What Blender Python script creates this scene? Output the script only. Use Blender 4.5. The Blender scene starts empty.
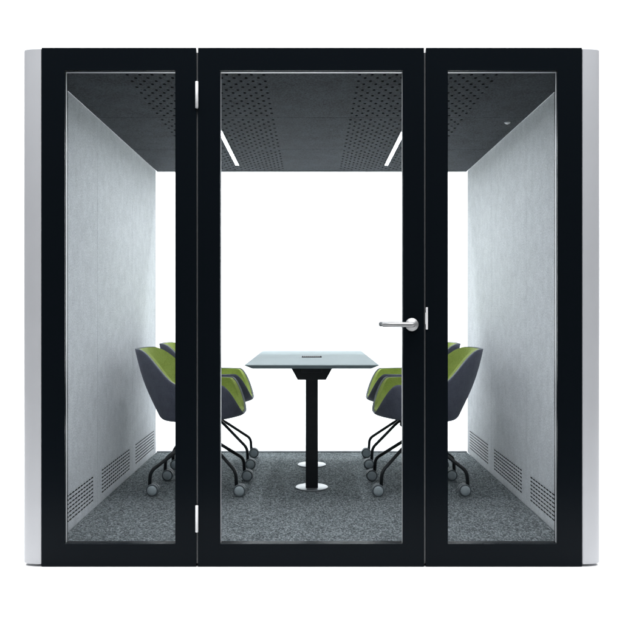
import bpy, bmesh, math, random
from mathutils import Vector, Matrix
random.seed(7)
PI = math.pi
sc = bpy.context.scene
COL = sc.collection

# ------------------------------------------------------------------ materials
def new_mat(name):
    m = bpy.data.materials.new(name); m.use_nodes = True
    nt = m.node_tree; nt.nodes.clear()
    out = nt.nodes.new('ShaderNodeOutputMaterial')
    return m, nt, out

def N(nt, kind, **kw):
    n = nt.nodes.new(kind)
    for k, v in kw.items():
        if k in n.inputs: n.inputs[k].default_value = v
        else: setattr(n, k, v)
    return n

def ramp(nt, src, stops, interp='LINEAR'):
    r = nt.nodes.new('ShaderNodeValToRGB'); cr = r.color_ramp; cr.interpolation = interp
    while len(cr.elements) > 1: cr.elements.remove(cr.elements[-1])
    for i, (p, c) in enumerate(stops):
        e = cr.elements[0] if i == 0 else cr.elements.new(p)
        e.position = p; e.color = (*c, 1) if len(c) == 3 else c
    nt.links.new(src, r.inputs['Fac'])
    return r.outputs['Color']

def plain(name, col, rough=0.5, metal=0.0, spec=0.5, noise=0.06, scale=40.0, bump=0.0, coat=0.0):
    m, nt, out = new_mat(name)
    p = N(nt, 'ShaderNodeBsdfPrincipled', Roughness=rough, Metallic=metal)
    p.inputs['Specular IOR Level'].default_value = spec
    p.inputs['Coat Weight'].default_value = coat
    tc = N(nt, 'ShaderNodeTexCoord')
    nz = N(nt, 'ShaderNodeTexNoise', Scale=scale, Detail=4.0)
    nt.links.new(tc.outputs['Object'], nz.inputs['Vector'])
    lo = tuple(c * (1 - noise) for c in col); hi = tuple(min(1, c * (1 + noise)) for c in col)
    nt.links.new(ramp(nt, nz.outputs['Fac'], [(.3, lo), (.7, hi)]), p.inputs['Base Color'])
    rr = N(nt, 'ShaderNodeMapRange'); rr.inputs['To Min'].default_value = rough * .88; rr.inputs['To Max'].default_value = min(1, rough * 1.12)
    nt.links.new(nz.outputs['Fac'], rr.inputs['Value']); nt.links.new(rr.outputs['Result'], p.inputs['Roughness'])
    if bump:
        b = N(nt, 'ShaderNodeBump', Strength=bump, Distance=.002)
        nt.links.new(nz.outputs['Fac'], b.inputs['Height']); nt.links.new(b.outputs['Normal'], p.inputs['Normal'])
    nt.links.new(p.outputs['BSDF'], out.inputs['Surface'])
    return m

def felt(name, lo, hi, stretch=(1, 1, 1), fine=260.0, coarse=7.0, contrast=.5, bump=.5, sheen=.2):
    """mottled pressed felt / woven fabric: fine fibre noise over a softer, stretched mottling"""
    m, nt, out = new_mat(name)
    p = N(nt, 'ShaderNodeBsdfPrincipled', Roughness=.95)
    p.inputs['Specular IOR Level'].default_value = .15
    p.inputs['Sheen Weight'].default_value = sheen
    p.inputs['Sheen Roughness'].default_value = .5
    tc = N(nt, 'ShaderNodeTexCoord')
    mp = N(nt, 'ShaderNodeMapping'); mp.inputs['Scale'].default_value = stretch
    nt.links.new(tc.outputs['Object'], mp.inputs['Vector'])
    n1 = N(nt, 'ShaderNodeTexNoise', Scale=fine, Detail=3.0, Roughness=.65)
    n2 = N(nt, 'ShaderNodeTexNoise', Scale=coarse, Detail=6.0, Roughness=.62)
    n3 = N(nt, 'ShaderNodeTexNoise', Scale=coarse * 9, Detail=3.0, Roughness=.6)
    nt.links.new(tc.outputs['Object'], n1.inputs['Vector'])
    nt.links.new(mp.outputs['Vector'], n2.inputs['Vector'])
    nt.links.new(mp.outputs['Vector'], n3.inputs['Vector'])
    a = N(nt, 'ShaderNodeMath', operation='MULTIPLY'); a.inputs[1].default_value = contrast
    nt.links.new(n1.outputs['Fac'], a.inputs[0])
    b = N(nt, 'ShaderNodeMath', operation='MULTIPLY_ADD'); b.inputs[1].default_value = (1 - contrast) * .6
    nt.links.new(n2.outputs['Fac'], b.inputs[0]); nt.links.new(a.outputs[0], b.inputs[2])
    c = N(nt, 'ShaderNodeMath', operation='MULTIPLY_ADD'); c.inputs[1].default_value = (1 - contrast) * .4
    nt.links.new(n3.outputs['Fac'], c.inputs[0]); nt.links.new(b.outputs[0], c.inputs[2])
    nt.links.new(ramp(nt, c.outputs[0], [(.38, lo), (.62, hi)]), p.inputs['Base Color'])
    bp = N(nt, 'ShaderNodeBump', Strength=bump, Distance=.0015)
    nt.links.new(n1.outputs['Fac'], bp.inputs['Height']); nt.links.new(bp.outputs['Normal'], p.inputs['Normal'])
    nt.links.new(p.outputs['BSDF'], out.inputs['Surface'])
    return m

def carpet_mat():
    m, nt, out = new_mat('loop_carpet')
    p = N(nt, 'ShaderNodeBsdfPrincipled', Roughness=1.0)
    p.inputs['Specular IOR Level'].default_value = .1
    tc = N(nt, 'ShaderNodeTexCoord')
    v = N(nt, 'ShaderNodeTexVoronoi', Scale=175.0)
    n1 = N(nt, 'ShaderNodeTexNoise', Scale=125.0, Detail=4.0, Roughness=.7)
    n2 = N(nt, 'ShaderNodeTexNoise', Scale=9.0, Detail=3.0)
    mp = N(nt, 'ShaderNodeMapping'); mp.inputs['Scale'].default_value = (1, .62, 1)
    nt.links.new(tc.outputs['Object'], mp.inputs['Vector'])
    for n in (v, n1, n2): nt.links.new(mp.outputs['Vector'], n.inputs['Vector'])
    sep = N(nt, 'ShaderNodeSeparateColor'); nt.links.new(v.outputs['Color'], sep.inputs['Color'])
    a = N(nt, 'ShaderNodeMath', operation='MULTIPLY'); a.inputs[1].default_value = .45
    nt.links.new(sep.outputs[0], a.inputs[0])
    b = N(nt, 'ShaderNodeMath', operation='MULTIPLY_ADD'); b.inputs[1].default_value = .45
    nt.links.new(n1.outputs['Fac'], b.inputs[0]); nt.links.new(a.outputs[0], b.inputs[2])
    c = N(nt, 'ShaderNodeMath', operation='MULTIPLY_ADD'); c.inputs[1].default_value = .12
    nt.links.new(n2.outputs['Fac'], c.inputs[0]); nt.links.new(b.outputs[0], c.inputs[2])
    nt.links.new(ramp(nt, c.outputs[0], CARPET_STOPS), p.inputs['Base Color'])
    bp = N(nt, 'ShaderNodeBump', Strength=.9, Distance=.005)
    inv = N(nt, 'ShaderNodeMath', operation='SUBTRACT'); inv.inputs[0].default_value = 1
    nt.links.new(v.outputs['Distance'], inv.inputs[1])
    nt.links.new(inv.outputs[0], bp.inputs['Height']); nt.links.new(bp.outputs['Normal'], p.inputs['Normal'])
    nt.links.new(p.outputs['BSDF'], out.inputs['Surface'])
    return m

def glass_mat(name, tint, f0):
    """architectural pane: clear, faintly tinted transmission plus a Fresnel mirror"""
    m, nt, out = new_mat(name)
    tr = N(nt, 'ShaderNodeBsdfTransparent'); tr.inputs['Color'].default_value = (*tint, 1)
    gl = N(nt, 'ShaderNodeBsdfGlossy', Roughness=.005)
    lw = N(nt, 'ShaderNodeLayerWeight', Blend=.5)
    pw = N(nt, 'ShaderNodeMath', operation='POWER'); pw.inputs[1].default_value = 5
    nt.links.new(lw.outputs['Facing'], pw.inputs[0])
    ma = N(nt, 'ShaderNodeMath', operation='MULTIPLY_ADD'); ma.inputs[1].default_value = 1 - f0; ma.inputs[2].default_value = f0
    nt.links.new(pw.outputs[0], ma.inputs[0])
    mx = N(nt, 'ShaderNodeMixShader')
    nt.links.new(ma.outputs[0], mx.inputs['Fac']); nt.links.new(tr.outputs[0], mx.inputs[1]); nt.links.new(gl.outputs[0], mx.inputs[2])
    nt.links.new(mx.outputs[0], out.inputs['Surface'])
    return m

def lamp_mat(name, col, strength):
    m, nt, out = new_mat(name)
    e = N(nt, 'ShaderNodeEmission', Strength=strength); e.inputs['Color'].default_value = (*col, 1)
    nt.links.new(e.outputs[0], out.inputs['Surface'])
    return m

CARPET_STOPS = [(.28, (.052, .060, .064)), (.45, (.116, .134, .140)), (.59, (.205, .228, .235)), (.78, (.38, .41, .42))]
M = dict(
    backdrop=plain('white_paper', (.88, .88, .88), .9, spec=.1, noise=.01, scale=3),
    black=plain('black_lacquer', (.0042, .0062, .0085), .26, spec=.045, noise=.015, scale=2),
    blackmetal=plain('black_metal', (.010, .012, .014), .42, spec=.4, noise=.2, scale=60),
    shadow=plain('cavity_black', (.004, .004, .005), .9, spec=.05),
    silver=plain('silver_lacquer', (.50, .507, .53), .42, spec=.4, noise=.02, scale=6),
    alu=plain('brushed_aluminium', (.62, .62, .63), .45, metal=.2, noise=.02, scale=20),
    nickel=plain('satin_nickel', (.42, .42, .425), .42, metal=.65, noise=.05, scale=150),
    seam=plain('grey_gasket', (.26, .265, .275), .6, noise=.1),
    wall=felt('light_grey_felt', (.44, .46, .482), (.72, .74, .757), (1.1, 1.1, .85), 125, 17, .6, 1.0),
    ceiling=felt('charcoal_felt', (.005, .0065, .009), (.052, .061, .074), (1, 1, 1), 120, 8, .66, .8, .05),
    carpet=carpet_mat(),
    glass=glass_mat('clear_glass', (.965, .975, .985), .006),
    rearglass=glass_mat('rear_glass', (.97, .985, .985), .02),
    led=lamp_mat('led_diffuser', (.95, .98, 1.0), 92.0),
    navy=felt('navy_wool', (.075, .080, .108), (.165, .175, .225), (1, 1, 1), 420, 16, .6, .5, .25),
    green=felt('green_wool', (.25, .325, .060), (.44, .53, .145), (1, 1, 1), 420, 14, .55, .5, .25),
    piping=plain('grey_piping', (.25, .27, .29), .8, spec=.2),
    tabletop=plain('pale_grey_laminate', (.27, .325, .335), .6, spec=.18, noise=.03, scale=14),
    tyre=plain('grey_caster_tyre', (.13, .15, .16), .5, spec=.4, noise=.1, scale=70),
    hubcap=plain('pale_caster_hub', (.52, .58, .60), .45, spec=.4, noise=.08, scale=60),
    steel=plain('polished_steel', (.23, .24, .25), .3, metal=.5, noise=.03, scale=90),
    plastic=plain('white_plastic', (.86, .86, .87), .4, spec=.5),
)

# ------------------------------------------------------------------ helpers
def link(name, bm, mats, parent=None, smooth=False, bevel=0, seg=2):
    me = bpy.data.meshes.new(name)
    bmesh.ops.recalc_face_normals(bm, faces=bm.faces[:]) if bm.faces else None
    bm.to_mesh(me); bm.free()
    for m in (mats if isinstance(mats, (list, tuple)) else [mats]): me.materials.append(m)
    o = bpy.data.objects.new(name, me); COL.objects.link(o)
    if parent: o.parent = parent
    if smooth:
        for p in me.polygons: p.use_smooth = True
    if bevel:
        b = o.modifiers.new('bevel', 'BEVEL'); b.width = bevel; b.segments = seg; b.limit_method = 'ANGLE'; b.angle_limit = math.radians(40)
        b.harden_normals = False
    return o

def thing(name, label, cat, loc=(0, 0, 0), rz=0, group=None):
    o = bpy.data.objects.new(name, None); COL.objects.link(o)
    o.location = loc; o.rotation_euler = (0, 0, rz); o.empty_display_size = .1
    o['label'] = label; o['category'] = cat
    if group: o['group'] = group
    return o

def box(bm, x0, x1, y0, y1, z0, z1, mi=0):
    vs = [bm.verts.new(p) for p in ((x0,y0,z0),(x1,y0,z0),(x1,y1,z0),(x0,y1,z0),(x0,y0,z1),(x1,y0,z1),(x1,y1,z1),(x0,y1,z1))]
    for f in ((0,3,2,1),(4,5,6,7),(0,1,5,4),(1,2,6,5),(2,3,7,6),(3,0,4,7)):
        bm.faces.new([vs[i] for i in f]).material_index = mi

def prism(bm, pts, h0, h1, axis='y', mi=0):
    """extrude a 2-D outline along an axis ('z': pts are x,y; 'y': pts are x,z)"""
    P = (lambda a, b, h: (a, b, h)) if axis == 'z' else ((lambda a, b, h: (a, h, b)) if axis == 'y' else (lambda a, b, h: (h, a, b)))
    A = [bm.verts.new(P(a, b, h0)) for a, b in pts]; B = [bm.verts.new(P(a, b, h1)) for a, b in pts]
    n = len(pts)
    fs = [bm.faces.new(A[::-1]), bm.faces.new(B)] + [bm.faces.new((A[i], A[(i+1) % n], B[(i+1) % n], B[i])) for i in range(n)]
    for f in fs: f.material_index = mi

def lathe(bm, prof, seg=32, mat=Matrix(), mi=0):
    """revolve (r, h) round local z"""
    rings = []
    for r, h in prof:
        rings.append([bm.verts.new(mat @ Vector((r * math.cos(2*PI*k/seg), r * math.sin(2*PI*k/seg), h))) for k in range(seg)] if r > 1e-6
                     else [bm.verts.new(mat @ Vector((0, 0, h)))])
    for a, b in zip(rings, rings[1:]):
        for k in range(seg):
            k2 = (k + 1) % seg
            q = [a[k % len(a)], a[k2 % len(a)], b[k2 % len(b)], b[k % len(b)]]
            q = [v for i, v in enumerate(q) if v not in q[:i]]
            if len(q) > 2:
                f = bm.faces.new(q); f.material_index = mi; f.smooth = True

def fillet(pts, r, n=6):
    pts = [Vector(p) for p in pts]; out = [pts[0]]
    for a, b, c in zip(pts, pts[1:], pts[2:]):
        d0 = min(r, (a-b).length*.49); d1 = min(r, (c-b).length*.49)
        s = b + (a-b).normalized()*d0; e = b + (c-b).normalized()*d1
        for i in range(n+1):
            t = i/n; out.append(s*(1-t)**2 + b*2*t*(1-t) + e*t*t)
    return out + [pts[-1]]

def tube(bm, pts, r, seg=14, mi=0, squash=1.0):
    pts = [Vector(p) for p in pts]; rings = []
    t0 = (pts[1]-pts[0]).normalized(); ref = Vector((0, 0, 1)) if abs(t0.z) < .9 else Vector((1, 0, 0))
    nrm = (ref - t0*ref.dot(t0)).normalized()
    for i, p in enumerate(pts):
        t = (pts[min(i+1, len(pts)-1)] - pts[max(i-1, 0)]).normalized()
        nrm = (nrm - t*nrm.dot(t)).normalized(); bn = t.cross(nrm)
        rr = r[i] if isinstance(r, (list, tuple)) else r
        rings.append([bm.verts.new(p + nrm*math.cos(2*PI*k/seg)*rr + bn*math.sin(2*PI*k/seg)*rr*squash) for k in range(seg)])
    for a, b in zip(rings, rings[1:]):
        for k in range(seg):
            f = bm.faces.new((a[k], a[(k+1) % seg], b[(k+1) % seg], b[k])); f.smooth = True; f.material_index = mi
    for rg in (rings[0], rings[-1]): bm.faces.new(rg).material_index = mi

def frame_bm(x0, x1, z0, z1, gx0, gx1, gz0, gz1, y0, y1):
    """one welded rectangular frame with a rectangular opening"""
    bm = bmesh.new()
    def ring(X0, X1, Z0, Z1, y): return [bm.verts.new(p) for p in ((X0,y,Z0),(X1,y,Z0),(X1,y,Z1),(X0,y,Z1))]
    of, inf_, ob, inb = ring(x0,x1,z0,z1,y0), ring(gx0,gx1,gz0,gz1,y0), ring(x0,x1,z0,z1,y1), ring(gx0,gx1,gz0,gz1,y1)
    for i in range(4):
        j = (i+1) % 4
        bm.faces.new((of[i], of[j], inf_[j], inf_[i])); bm.faces.new((ob[j], ob[i], inb[i], inb[j]))
        bm.faces.new((of[j], of[i], ob[i], ob[j])); bm.faces.new((inf_[i], inf_[j], inb[j], inb[i]))
    return bm

# ------------------------------------------------------------------ dimensions (metres)
D = 3.30                                  # camera to pod front
H = 2.300                                 # pod height
HX = 1.193                                # inner half width
FZ, CZ = .053, 2.211                      # carpet, ceiling
LB = 2.406                                # inner depth (rear glass)

# ------------------------------------------------------------------ backdrop
bm = bmesh.new()
prof = [(-1.15, 0), (0, 0), (3, 0), (5.0, 0)] + [(5.0 + 1.8*math.sin(a), 1.8 - 1.8*math.cos(a)) for a in [PI/2*i/16 for i in range(1, 17)]] + [(6.8, 7.0)]
L = [bm.verts.new((-8, y, z)) for y, z in prof]; R = [bm.verts.new((8, y, z)) for y, z in prof]
for i in range(len(prof)-1): bm.faces.new((L[i], R[i], R[i+1], L[i+1]))
bd = link('studio_backdrop', bm, M['backdrop'], smooth=True)
bd.data.update()
sm = bd.modifiers.new('thick', 'SOLIDIFY'); sm.thickness = .01
sm.offset = -1 if bd.data.polygons[0].normal.z > 0 else 1     # the sheet's thickness lies below the floor surface
bd['kind'] = 'structure'; bd['label'] = 'seamless white studio backdrop sweeping from floor to wall'; bd['category'] = 'backdrop'

# ------------------------------------------------------------------ the pod
pod = thing('meeting_pod', 'black framed glass meeting pod with pale silver sides on a white studio floor', 'meeting pod')

XO = 1.198; SL, SR = -.5087, .5017; GAP = .0036
GZ0, GZ1 = .1015, 2.2005
def glazed(name, x0, x1, g0, g1):
    f = link(name, frame_bm(x0, x1, .0015, H + .0015, g0, g1, GZ0, GZ1, 0, .046), M['black'], pod, bevel=.0016, seg=3)
    b = link('glazing_bead', frame_bm(g0 - .004, g1 + .004, GZ0 - .004, GZ1 + .004, g0 + .0012, g1 - .0012, GZ0 - .003, GZ1 - .0028, .016, .030), M['alu'], f)
    bm = bmesh.new(); box(bm, g0 - .002, g1 + .002, .006, .016, GZ0 - .002, GZ1 + .002)
    link('glass_pane', bm, M['glass'], f)
    return f
glazed('front_panel', -XO, SL - GAP, -1.0955, -.6055)
door = glazed('door', SL + GAP, SR - GAP, -.4060, .4035)
glazed('front_panel', SR + GAP, XO, .6035, 1.0895)

for x, zt in ((SL, 0), (SR, 0)):          # grey posts seen in the slits beside the door
    bm = bmesh.new(); box(bm, x - .012, x + .012, .0465, .075, .006, 2.277)
    box(bm, x - .0034, x + .0034, .012, .0465, .012, 2.283)
    link('door_post', bm, M['seam'], pod)

# handle: rose plus return lever, both faces
HXc, HZ = .443, 1.074
bm = bmesh.new()
for s in (-1, 1):
    y0 = -.0005 if s < 0 else .0465
    mt = Matrix.Translation((HXc, y0, HZ)) @ Matrix.Rotation(PI/2 * (1 if s < 0 else -1), 4, 'X')
    lathe(bm, [(0, 0), (.029, 0), (.029, .006), (.0275, .008), (.012, .0085), (.0105, .012), (.0105, .03)], 40, mt)
    pts = fillet([(HXc, y0 + s*.02, HZ), (HXc, y0 + s*.052, HZ), (HXc - .132, y0 + s*.052, HZ + .001)], .022, 8)
    tube(bm, pts, .0113, 18)
    lathe(bm, [(.0113, 0), (.0098, .003), (.005, .0055), (0, .0065)], 18, Matrix.Translation(pts[-1]) @ Matrix.Rotation(-PI/2, 4, 'Y'))
link('handle', bm, M['nickel'], door, smooth=True)

for zc in (1.131 + (311.7 - 95) / 225.65, 1.131 - (518.6 - 311.7) / 225.65):   # barrel hinges
    bm = bmesh.new()
    mt = Matrix.Translation((SL - .0005, -.004, zc - .059))
    lathe(bm, [(0, 0), (.0052, 0), (.0064, .001), (.0064, .117), (.0052, .118), (0, .118)], 20, mt)
    link('hinge', bm, M['plastic'], door)
bm = bmesh.new()
box(bm, SR + .0035, SR + .0125, -.0035, .004, 1.052, 1.150); box(bm, SR + .001, SR + .0035, -.002, .004, 1.075, 1.127)
link('strike_plate', bm, M['plastic'], pod, bevel=.0015)

# rounded silver sides
for s in (-1, 1):
    a, b = .087, .034
    crv = [(XO + .001 + a * math.sin(t)**.9 if t > 0 else XO + .001, b - b * math.cos(t)**.9 if t < PI/2 else b) for t in [PI/2*i/20 for i in range(21)]]
    out = crv + [(XO + .001 + a, LB + .05), (HX + .0255, LB + .05), (HX + .0255, .0475), (XO + .001, .0475)]
    bm = bmesh.new(); prism(bm, [(s*x, y) for x, y in out], .010, 2.3000, 'z')
    o = link('side_shell', bm, M['silver'], pod, bevel=.006, seg=3)
    for p in o.data.polygons: p.use_smooth = False
    o.modifiers['bevel'].angle_limit = math.radians(50)

bm = bmesh.new(); box(bm, -XO + .052, XO - .052, .080, LB + .048, CZ + .045, 2.272); link('roof', bm, M['silver'], pod, bevel=.008)
bm = bmesh.new(); box(bm, -XO - .04, XO + .04, .050, LB + .04, .0005, .0095); box(bm, -HX + .002, HX - .002, .0485, LB + .045, .0097, FZ - .010)
link('base', bm, M['blackmetal'], pod)
bm = bmesh.new(); box(bm, -HX + .001, HX - .001, .0475, LB, FZ - .009, FZ); link('carpet', bm, M['carpet'], pod)

# rear glazing
bm = bmesh.new(); box(bm, -HX + .003, HX - .003, LB + .012, LB + .022, FZ - .002, CZ - .001); rw = link('rear_window', bm, M['rearglass'], pod)
for za, zb in ((FZ - .0095, FZ + .006), (CZ - .004, CZ + .03)):
    bm = bmesh.new(); box(bm, -HX + .002, HX - .002, LB + .004, LB + .044, za, zb)
    link('window_channel', bm, M['seam'], rw)

# wall panels with slotted grilles
JY = [.049, .845, 1.655, LB - .001]
def wall_panel(s, y0, y1):
    y0 += .0009; y1 -= .0009
    xi, xo = HX, HX + .024
    z0, z1 = FZ + .0005, CZ - .0005
    v0, v1, b0, b1 = y0 + .082, y1 - .076, FZ + .040, FZ + .186
    bm = bmesh.new()
    ys, zs = [y0, v0, v1, y1], [z0, b0, b1, z1]
    g = [[bm.verts.new((s*xi, y, z)) for z in zs] for y in ys]
    k = [[bm.verts.new((s*xo, y, z)) for z in zs] for y in ys]
    for i in range(3):
        for j in range(3):
            if (i, j) == (1, 1): continue
            bm.faces.new((g[i][j], g[i+1][j], g[i+1][j+1], g[i][j+1])); bm.faces.new((k[i][j], k[i][j+1], k[i+1][j+1], k[i+1][j]))
    per = [(0,0),(1,0),(2,0),(3,0),(3,1),(3,2),(3,3),(2,3),(1,3),(0,3),(0,2),(0,1)]
    for (a, b), (c, d) in zip(per, per[1:] + per[:1]): bm.faces.new((g[a][b], g[c][d], k[c][d], k[a][b]))
    hole = [(1,1),(2,1),(2,2),(1,2)]
    for (a, b), (c, d) in zip(hole, hole[1:] + hole[:1]): bm.faces.new((g[a][b], g[c][d], k[c][d], k[a][b]))
    w = link('wall_panel', bm, M['wall'], pod, bevel=.0009, seg=2)
    # grille: a plate with real slots over a dark cavity
    nr, nc = 7, 14
    V0, V1, B0, B1 = v0 + .0004, v1 - .0004, b0 + .0004, b1 - .0004
    yy, hy = [V0], []
    cw = (V1 - V0) / nc
    for c in range(nc): yy += [V0 + cw*c + cw*.10, V0 + cw*(c+1) - cw*.10]
    yy.append(V1)
    zz = [B0]; ch = (B1 - B0) / nr
    for r in range(nr): zz += [B0 + ch*r + ch*.32, B0 + ch*r + ch*.68]
    zz.append(B1)
    bm = bmesh.new(); xf, xb = HX + .0006, HX + .011
    G = [[bm.verts.new((s*xf, y, z)) for z in zz] for y in yy]
    K = {}
    def kb(i, j):
        if (i, j) not in K: K[(i, j)] = bm.verts.new((s*xb, yy[i], zz[j]))
        return K[(i, j)]
    for i in range(len(yy)-1):
        for j in range(len(zz)-1):
            if i % 2 == 1 and j % 2 == 1:
                q = [(i,j),(i+1,j),(i+1,j+1),(i,j+1)]
                for (a, b), (c, d) in zip(q, q[1:] + q[:1]): bm.faces.new((G[a][b], G[c][d], kb(c, d), kb(a, b))).material_index = 1
            else:
                bm.faces.new((G[i][j], G[i+1][j], G[i+1][j+1], G[i][j+1]))
    q = [bm.verts.new((s*(HX + .018), y, z)) for y, z in ((V0,B0),(V1,B0),(V1,B1),(V0,B1))]
    bm.faces.new(q).material_index = 1
    link('vent_grille', bm, [M['wall'], M['shadow']], w)
for s in (-1, 1):
    for a, b in zip(JY, JY[1:]): wall_panel(s, a, b)

# perforated ceiling panels
def ceiling_panel(y0, y1):
    y0 += .002; y1 -= .002
    bm = bmesh.new()
    HW = HX - .0005
    nrow = 16; py = (y1 - y0 - .04) / nrow; ya = y0 + .02
    xa, xb, ncol = .19, .87, 12; px = (xb - xa) / ncol; r = .0078
    zt = CZ + .010
    oc = [Vector((math.cos(PI/4*k), math.sin(PI/4*k))) * r for k in range(8)]
    cache = {}
    def V(x, y, z=CZ):
        key = (round(x*1e5), round(y*1e5), round(z*1e5))
        if key not in cache: cache[key] = bm.verts.new((x, y, z))
        return cache[key]
    def F(*vs):
        u = [v for i, v in enumerate(vs) if v not in vs[:i]]
        if len(u) > 2: bm.faces.new(u)
    for s in (-1, 1):
        for row in range(nrow):
            c_y0 = ya + row*py; c_y1 = c_y0 + py
            off = (row % 2) * .5
            n = ncol - (1 if off else 0)
            if off:
                for e0 in (xa, xb - px/2):
                    F(V(s*e0, c_y0), V(s*(e0+px/2), c_y0), V(s*(e0+px/2), c_y1), V(s*e0, c_y1))
            for c in range(n):
                x0 = xa + (c + off)*px; x1 = x0 + px; xm, ym = (x0+x1)/2, (c_y0+c_y1)/2
                rim = [(x1, ym), (x1, c_y1), (xm, c_y1), (x0, c_y1), (x0, ym), (x0, c_y0), (xm, c_y0), (x1, c_y0)]
                ro = [V(s*a, b) for a, b in rim]
                hb = [bm.verts.new((s*(xm + o.x), ym + o.y*1.4, CZ)) for o in oc]
                ht = [bm.verts.new((s*(xm + o.x), ym + o.y*1.4, zt)) for o in oc]
                for k in range(8):
                    k2 = (k+1) % 8
                    bm.faces.new((ro[k], ro[k2], hb[k2], hb[k])); bm.faces.new((hb[k], hb[k2], ht[k2], ht[k])).material_index = 1
        yb = ya + nrow*py
        for p, q in ((y0, ya), (yb, y1)): F(V(s*xa, p), V(s*xb, p), V(s*xb, q), V(s*xa, q))
        F(V(s*xb, y0), V(s*HW, y0), V(s*HW, y1), V(s*xb, y1))
    F(V(-xa, y0), V(xa, y0), V(xa, y1), V(-xa, y1))
    # edges and a dark back
    t = [bm.verts.new(p) for p in ((-HW,y0,CZ+.03),(HW,y0,CZ+.03),(HW,y1,CZ+.03),(-HW,y1,CZ+.03))]
    bb = [bm.verts.new(p) for p in ((-HW,y0,CZ),(HW,y0,CZ),(HW,y1,CZ),(-HW,y1,CZ))]
    bm.faces.new(t).material_index = 1
    for i in range(4): bm.faces.new((bb[i], bb[(i+1) % 4], t[(i+1) % 4], t[i]))
    link('ceiling_panel', bm, [M['ceiling'], M['shadow']], pod)
for a, b in zip(JY, JY[1:]): ceiling_panel(a, b)

for s in (-1, 1):
    bm = bmesh.new(); prism(bm, [(s*.545 + a, CZ + b) for a, b in ((-.0122, -.0006), (-.0122, -.010), (-.0102, -.010), (-.0102, -.004), (.0102, -.004), (.0102, -.010), (.0122, -.010), (.0122, -.0006))], .20, 2.160, 'y')
    ls = link('ceiling_light', bm, M['alu'], pod)
    bm = bmesh.new(); box(bm, s*.545 - .0100, s*.545 + .0100, .205, 2.155, CZ - .0082, CZ - .0044)
    link('diffuser', bm, M['led'], ls)
bm = bmesh.new()
lathe(bm, [(0, 0), (.003, .0008), (.0165, .0085), (.0175, .0105), (.0175, .0125), (0, .0125)], 28, Matrix.Translation((1.115, .945, CZ - .0132)))
link('motion_sensor', bm, M['plastic'], pod)

# ------------------------------------------------------------------ table
TC = 1.597
table = thing('meeting_table', 'long pale grey meeting table on two black columns between the chairs', 'table', (0, TC, FZ))
TZ = .834 - FZ; TW, TL = .376, .746
bm = bmesh.new()
def rr(hx, hy, r, n=5):
    pts = []
    for cx, cy, a0 in ((hx-r, hy-r, 0), (-hx+r, hy-r, 90), (-hx+r, -hy+r, 180), (hx-r, -hy+r, 270)):
        pts += [(cx + r*math.cos(math.radians(a0 + 90*i/n)), cy + r*math.sin(math.radians(a0 + 90*i/n))) for i in range(n+1)]
    return pts
rings = []
for (ins, z) in ((.0012, TZ), (0, TZ - .0012), (0, TZ - .004), (.036, TZ - .0225), (.038, TZ - .0235)):
    rings.append([bm.verts.new((x, y, z)) for x, y in rr(TW - ins, TL - ins, .012)])
n = len(rings[0])
bm.faces.new(rings[0]); bm.faces.new(rings[-1][::-1])
for a, b in zip(rings, rings[1:]):
    for k in range(n): bm.faces.new((a[k], a[(k+1) % n], b[(k+1) % n], b[k]))
link('tabletop', bm, M['tabletop'], table)
bm = bmesh.new()
box(bm, -.065, .065, -.075, .045, TZ + .0004, TZ + .0034)
so = link('power_outlet', bm, M['shadow'], table, bevel=.0012)
bm = bmesh.new()
for i in range(9): box(bm, -.056 + i*.0125, -.049 + i*.0125, -.06, .03, TZ + .0036, TZ + .0046)
link('outlet_slats', bm, M['blackmetal'], so)
bm = bmesh.new(); box(bm, -.06, .06, -.50, .50, TZ - .062, TZ - .0238); link('under_beam', bm, M['blackmetal'], table, bevel=.003)
for yc in (1.261 - TC, 1.934 - TC):
    bm = bmesh.new(); prism(bm, rr(.0375, .0375, .007), .008, TZ - .0645, 'z')
    col = link('column', bm, M['blackmetal'], table)
    bm = bmesh.new(); prism(bm, [(-.129, TZ - .0238), (.129, TZ - .0238), (.125, TZ - .044), (.086, TZ - .1155), (-.086, TZ - .1155), (-.125, TZ - .044)], yc - .052, yc + .052, 'y')
    link('bracket', bm, M['blackmetal'], col, bevel=.002)
    bm = bmesh.new(); lathe(bm, [(0, .0005), (.099, .0005), (.100, .002), (.099, .006), (.096, .0075), (0, .0078)], 56)
    fp = link('foot_disc', bm, M['steel'], col)
    for v in col.data.vertices: v.co.y += yc
    for v in fp.data.vertices: v.co.y += yc

# ------------------------------------------------------------------ chairs
def sgn(v, e): return math.copysign(abs(v)**e, v)
def smooth(a, b, x):
    t = max(0, min(1, (x-a)/(b-a))); return t*t*(3-2*t)
def plan(th, cx, ax, ay, n):
    return cx + ax*sgn(math.cos(th), 2/n), ay*sgn(math.sin(th), 2/n)

def rim_pt(th):
    c = math.cos(th)
    x, y = plan(th, -.045, .315, .318, 3.0 if c < 0 else 2.6)
    if c < 0:                                   # back narrows and leans out behind the sitter
        y *= 1 - .26*smooth(-.12, -.36, x); 
        x -= .033*smooth(-.16, -.36, x)
    u = max(0, min(1, (x - .155)/.113))
    z = .466 + (.657 - .466)*(1 - u**1.7)
    z += .198*smooth(-.075, -.355, x)**.9
    return Vector((x, y, z))

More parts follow.
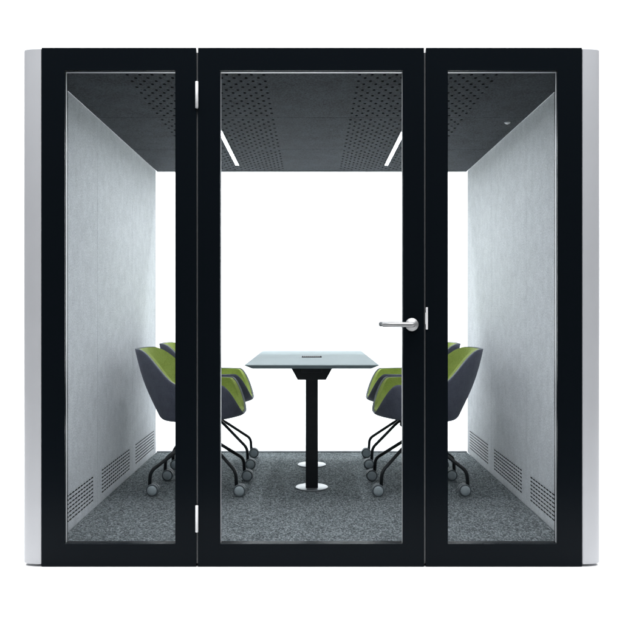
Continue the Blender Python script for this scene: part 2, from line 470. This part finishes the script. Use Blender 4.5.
def shell_surface(inset=0.0, lower=0.0, lift=0.0, NT=144, NR=26):
    """tub: flat pan, rounded corner, wall rising to the rim; inset moves it towards the sitter"""
    bm = bmesh.new(); rows = []
    for i in range(NT):
        th = 2*PI*i/NT
        p2 = rim_pt(th)
        bx, by = plan(th, .004, .242, .236, 2.9)
        p1 = Vector((bx, by, .430 + .018*smooth(0, .24, bx)))
        p0 = Vector((.01, 0, .430))
        if inset:
            d2 = Vector((p2.x + .045, p2.y, 0)).normalized(); p2 = p2 - d2*inset - Vector((0, 0, lower))
            d1 = Vector((p1.x - .012, p1.y, 0)).normalized(); p1 = p1 - d1*inset*.9 + Vector((0, 0, inset)); p0 = p0 + Vector((0, 0, inset))
        f0 = .14; w = p2 - p1; f1 = min(.45, .05/max(w.length, .01))
        a = p1.lerp(p0, f0); b = p1.lerp(p2, f1)
        prof = []
        for k in range(NR+1):
            t = k/NR
            if t < .25: prof.append(p0.lerp(a, t/.25))
            elif t < .55:
                u = (t-.25)/.3; prof.append(a*(1-u)**2 + p1*2*u*(1-u) + b*u*u)
            else:
                u = (t-.55)/.45; q = b.lerp(p2, u)
                out = Vector((q.x, q.y, 0)).normalized()
                prof.append(q + out*.016*math.sin(PI*u)*min(1, w.length/.25))
        rows.append(prof)
    c = bm.verts.new(rows[0][0])
    R = [[bm.verts.new(p) for p in pr[1:]] for pr in rows]
    for i in range(NT):
        j = (i+1) % NT
        bm.faces.new((c, R[j][0], R[i][0]))
        for k in range(NR-1): bm.faces.new((R[i][k], R[j][k], R[j][k+1], R[i][k+1]))
    bmesh.ops.recalc_face_normals(bm, faces=bm.faces[:])
    bm.normal_update()
    if c.normal.z > 0: bmesh.ops.reverse_faces(bm, faces=bm.faces[:]); bm.normal_update()
    return bm

def keep_normals(name, bm, mats, parent):
    me = bpy.data.meshes.new(name); bm.to_mesh(me); bm.free()
    for m in mats: me.materials.append(m)
    for p in me.polygons: p.use_smooth = True
    o = bpy.data.objects.new(name, me); COL.objects.link(o); o.parent = parent
    return o

def make_chair():
    t = thing('conference_chair', 'chair', 'chair', group='tub chairs round the meeting table')
    sh = keep_normals('shell', shell_surface(), [M['navy'], M['piping']], t)
    s = sh.modifiers.new('thick', 'SOLIDIFY'); s.thickness = .0115; s.offset = -1; s.material_offset_rim = 1
    up = keep_normals('upholstery', shell_surface(.0122, .005), [M['green']], t)
    s = up.modifiers.new('thick', 'SOLIDIFY'); s.thickness = .022; s.offset = -1
    b = up.modifiers.new('bevel', 'BEVEL'); b.width = .008; b.segments = 3; b.limit_method = 'ANGLE'; b.angle_limit = math.radians(50)
    # seat cushion
    bm = bmesh.new(); NT = 64; rings = []
    for sc_, z in ((.90, .474), (.98, .482), (1.0, .492), (.97, .503), (.88, .510), (.6, .513), (.25, .512)):
        rings.append([bm.verts.new((*((lambda p: ((p[0]-.01)*sc_+.01, p[1]*sc_))(plan(2*PI*i/NT, .012, .205, .212, 2.8))), z)) for i in range(NT)])
    for a, b2 in zip(rings, rings[1:]):
        for k in range(NT): bm.faces.new((a[k], a[(k+1) % NT], b2[(k+1) % NT], b2[k]))
    bm.faces.new(rings[-1]); bm.faces.new(rings[0][::-1])
    link('seat_cushion', bm, M['green'], t, smooth=True)
    # under-seat column
    bm = bmesh.new()
    lathe(bm, [(0, .262), (.022, .262), (.030, .270), (.030, .335), (.024, .342), (.024, .408), (.07, .414), (.085, .420), (.085, .4285), (0, .4285)], 32)
    link('pedestal', bm, M['blackmetal'], t)
    stems = [(-.272, -.2), (.238, -.2), (-.268, .2), (.240, .2)]
    for x, y in stems:
        bm = bmesh.new()
        tube(bm, fillet([(x*.06, y*.06, .318), (x*.25, y*.25, .288), (x*.985, y*.985, .142), (x, y, .058)], .036, 7), .0105, 14)
        leg = link('leg', bm, M['blackmetal'], t, smooth=False)
        # twin-wheel caster trailing its stem
        wx, wr = x + .019, .036
        bm = bmesh.new()
        for sy in (-1, 1):
            mt = Matrix.Translation((wx, y + sy*.005, wr)) @ Matrix.Rotation(-sy*PI/2, 4, 'X')
            lathe(bm, [(.008, 0), (wr - .002, 0), (wr, .002), (wr, .016), (wr - .003, .0195), (wr - .008, .0195), (.0285, .0185)], 36, mt, 0)
            lathe(bm, [(.0285, .0185), (.027, .0205), (.012, .0225), (0, .023)], 36, mt, 1)
        lathe(bm, [(.007, 0), (.007, .012)], 12, Matrix.Translation((wx, y - .006, wr)) @ Matrix.Rotation(-PI/2, 4, 'X'), 0)
        tube(bm, [(x, y, .063), (x + .006, y, .05), (wx, y, wr)], .0045, 10, 0)
        link('caster', bm, [M['tyre'], M['hubcap']], leg)
    return t

def dup(root):
    r = root.copy(); COL.objects.link(r)
    for ch in list(root.children):
        c = ch.copy(); COL.objects.link(c); c.parent = r
        for g in list(ch.children):
            d = g.copy(); COL.objects.link(d); d.parent = c
    return r

chair0 = make_chair()
spots = [(-.674, 1.256, -1.2, 'green and navy tub chair left of the table, nearest the left glass panel'),
         (-.682, 1.998, 1.5, 'green and navy tub chair left of the table, behind another by the rear window'),
         (.642, 1.256, 181.0, 'green and navy tub chair right of the table, nearest the door handle side'),
         (.655, 1.998, 178.6, 'green and navy tub chair right of the table, behind another by the rear window')]
for i, (x, y, a, lab) in enumerate(spots):
    c = chair0 if i == 0 else dup(chair0)
    c.location = (x, y, FZ); c.rotation_euler = (0, 0, math.radians(a)); c['label'] = lab

# ------------------------------------------------------------------ light: studio softboxes
w = bpy.data.worlds.new('World'); sc.world = w; w.use_nodes = True
w.node_tree.nodes['Background'].inputs['Color'].default_value = (.75, .88, 1.0, 1)
w.node_tree.nodes['Background'].inputs['Strength'].default_value = .05

def area(name, loc, target, sx, sy, radiance, col=(1, 1, 1)):
    l = bpy.data.lights.new(name, 'AREA'); l.shape = 'RECTANGLE'; l.size = sx; l.size_y = sy
    l.energy = radiance * PI * sx * sy * 1.9; l.color = col
    o = bpy.data.objects.new(name, l); COL.objects.link(o); o.location = loc
    o.rotation_euler = (Vector(target) - Vector(loc)).to_track_quat('-Z', 'Y').to_euler()
    return o
area('overhead_softbox', (0, 1.4, 6.6), (0, 1.401, 0), 13, 7.0, 2.6, (.98, .99, 1))
area('front_softbox', (0, -1.9, 5.0), (0, -.5, 0), 10, 2.2, 2.7, (.98, .99, 1))
area('backdrop_softbox', (0, 3.9, 6.0), (0, 6.8, 2.0), 13, 1.4, 9.6, (.97, .99, 1))

# ------------------------------------------------------------------ camera
cam = bpy.data.cameras.new('camera'); co = bpy.data.objects.new('camera', cam); COL.objects.link(co)
co.location = (0, -D, 1.131); co.rotation_euler = (PI/2, 0, 0)
cam.sensor_width = 36; cam.lens = 225.65 * D / 622 * 36
cam.shift_x = -.8/622; cam.shift_y = .7/622; cam.clip_end = 100
sc.camera = co

sc.render.engine = 'CYCLES'
sc.cycles.use_denoising = True
sc.cycles.max_bounces = 10; sc.cycles.diffuse_bounces = 6; sc.cycles.glossy_bounces = 4; sc.cycles.transparent_max_bounces = 16
sc.cycles.caustics_reflective = False; sc.cycles.caustics_refractive = False
sc.view_settings.view_transform = 'Standard'; sc.view_settings.look = 'None'
sc.view_settings.exposure = 0; sc.view_settings.gamma = 1
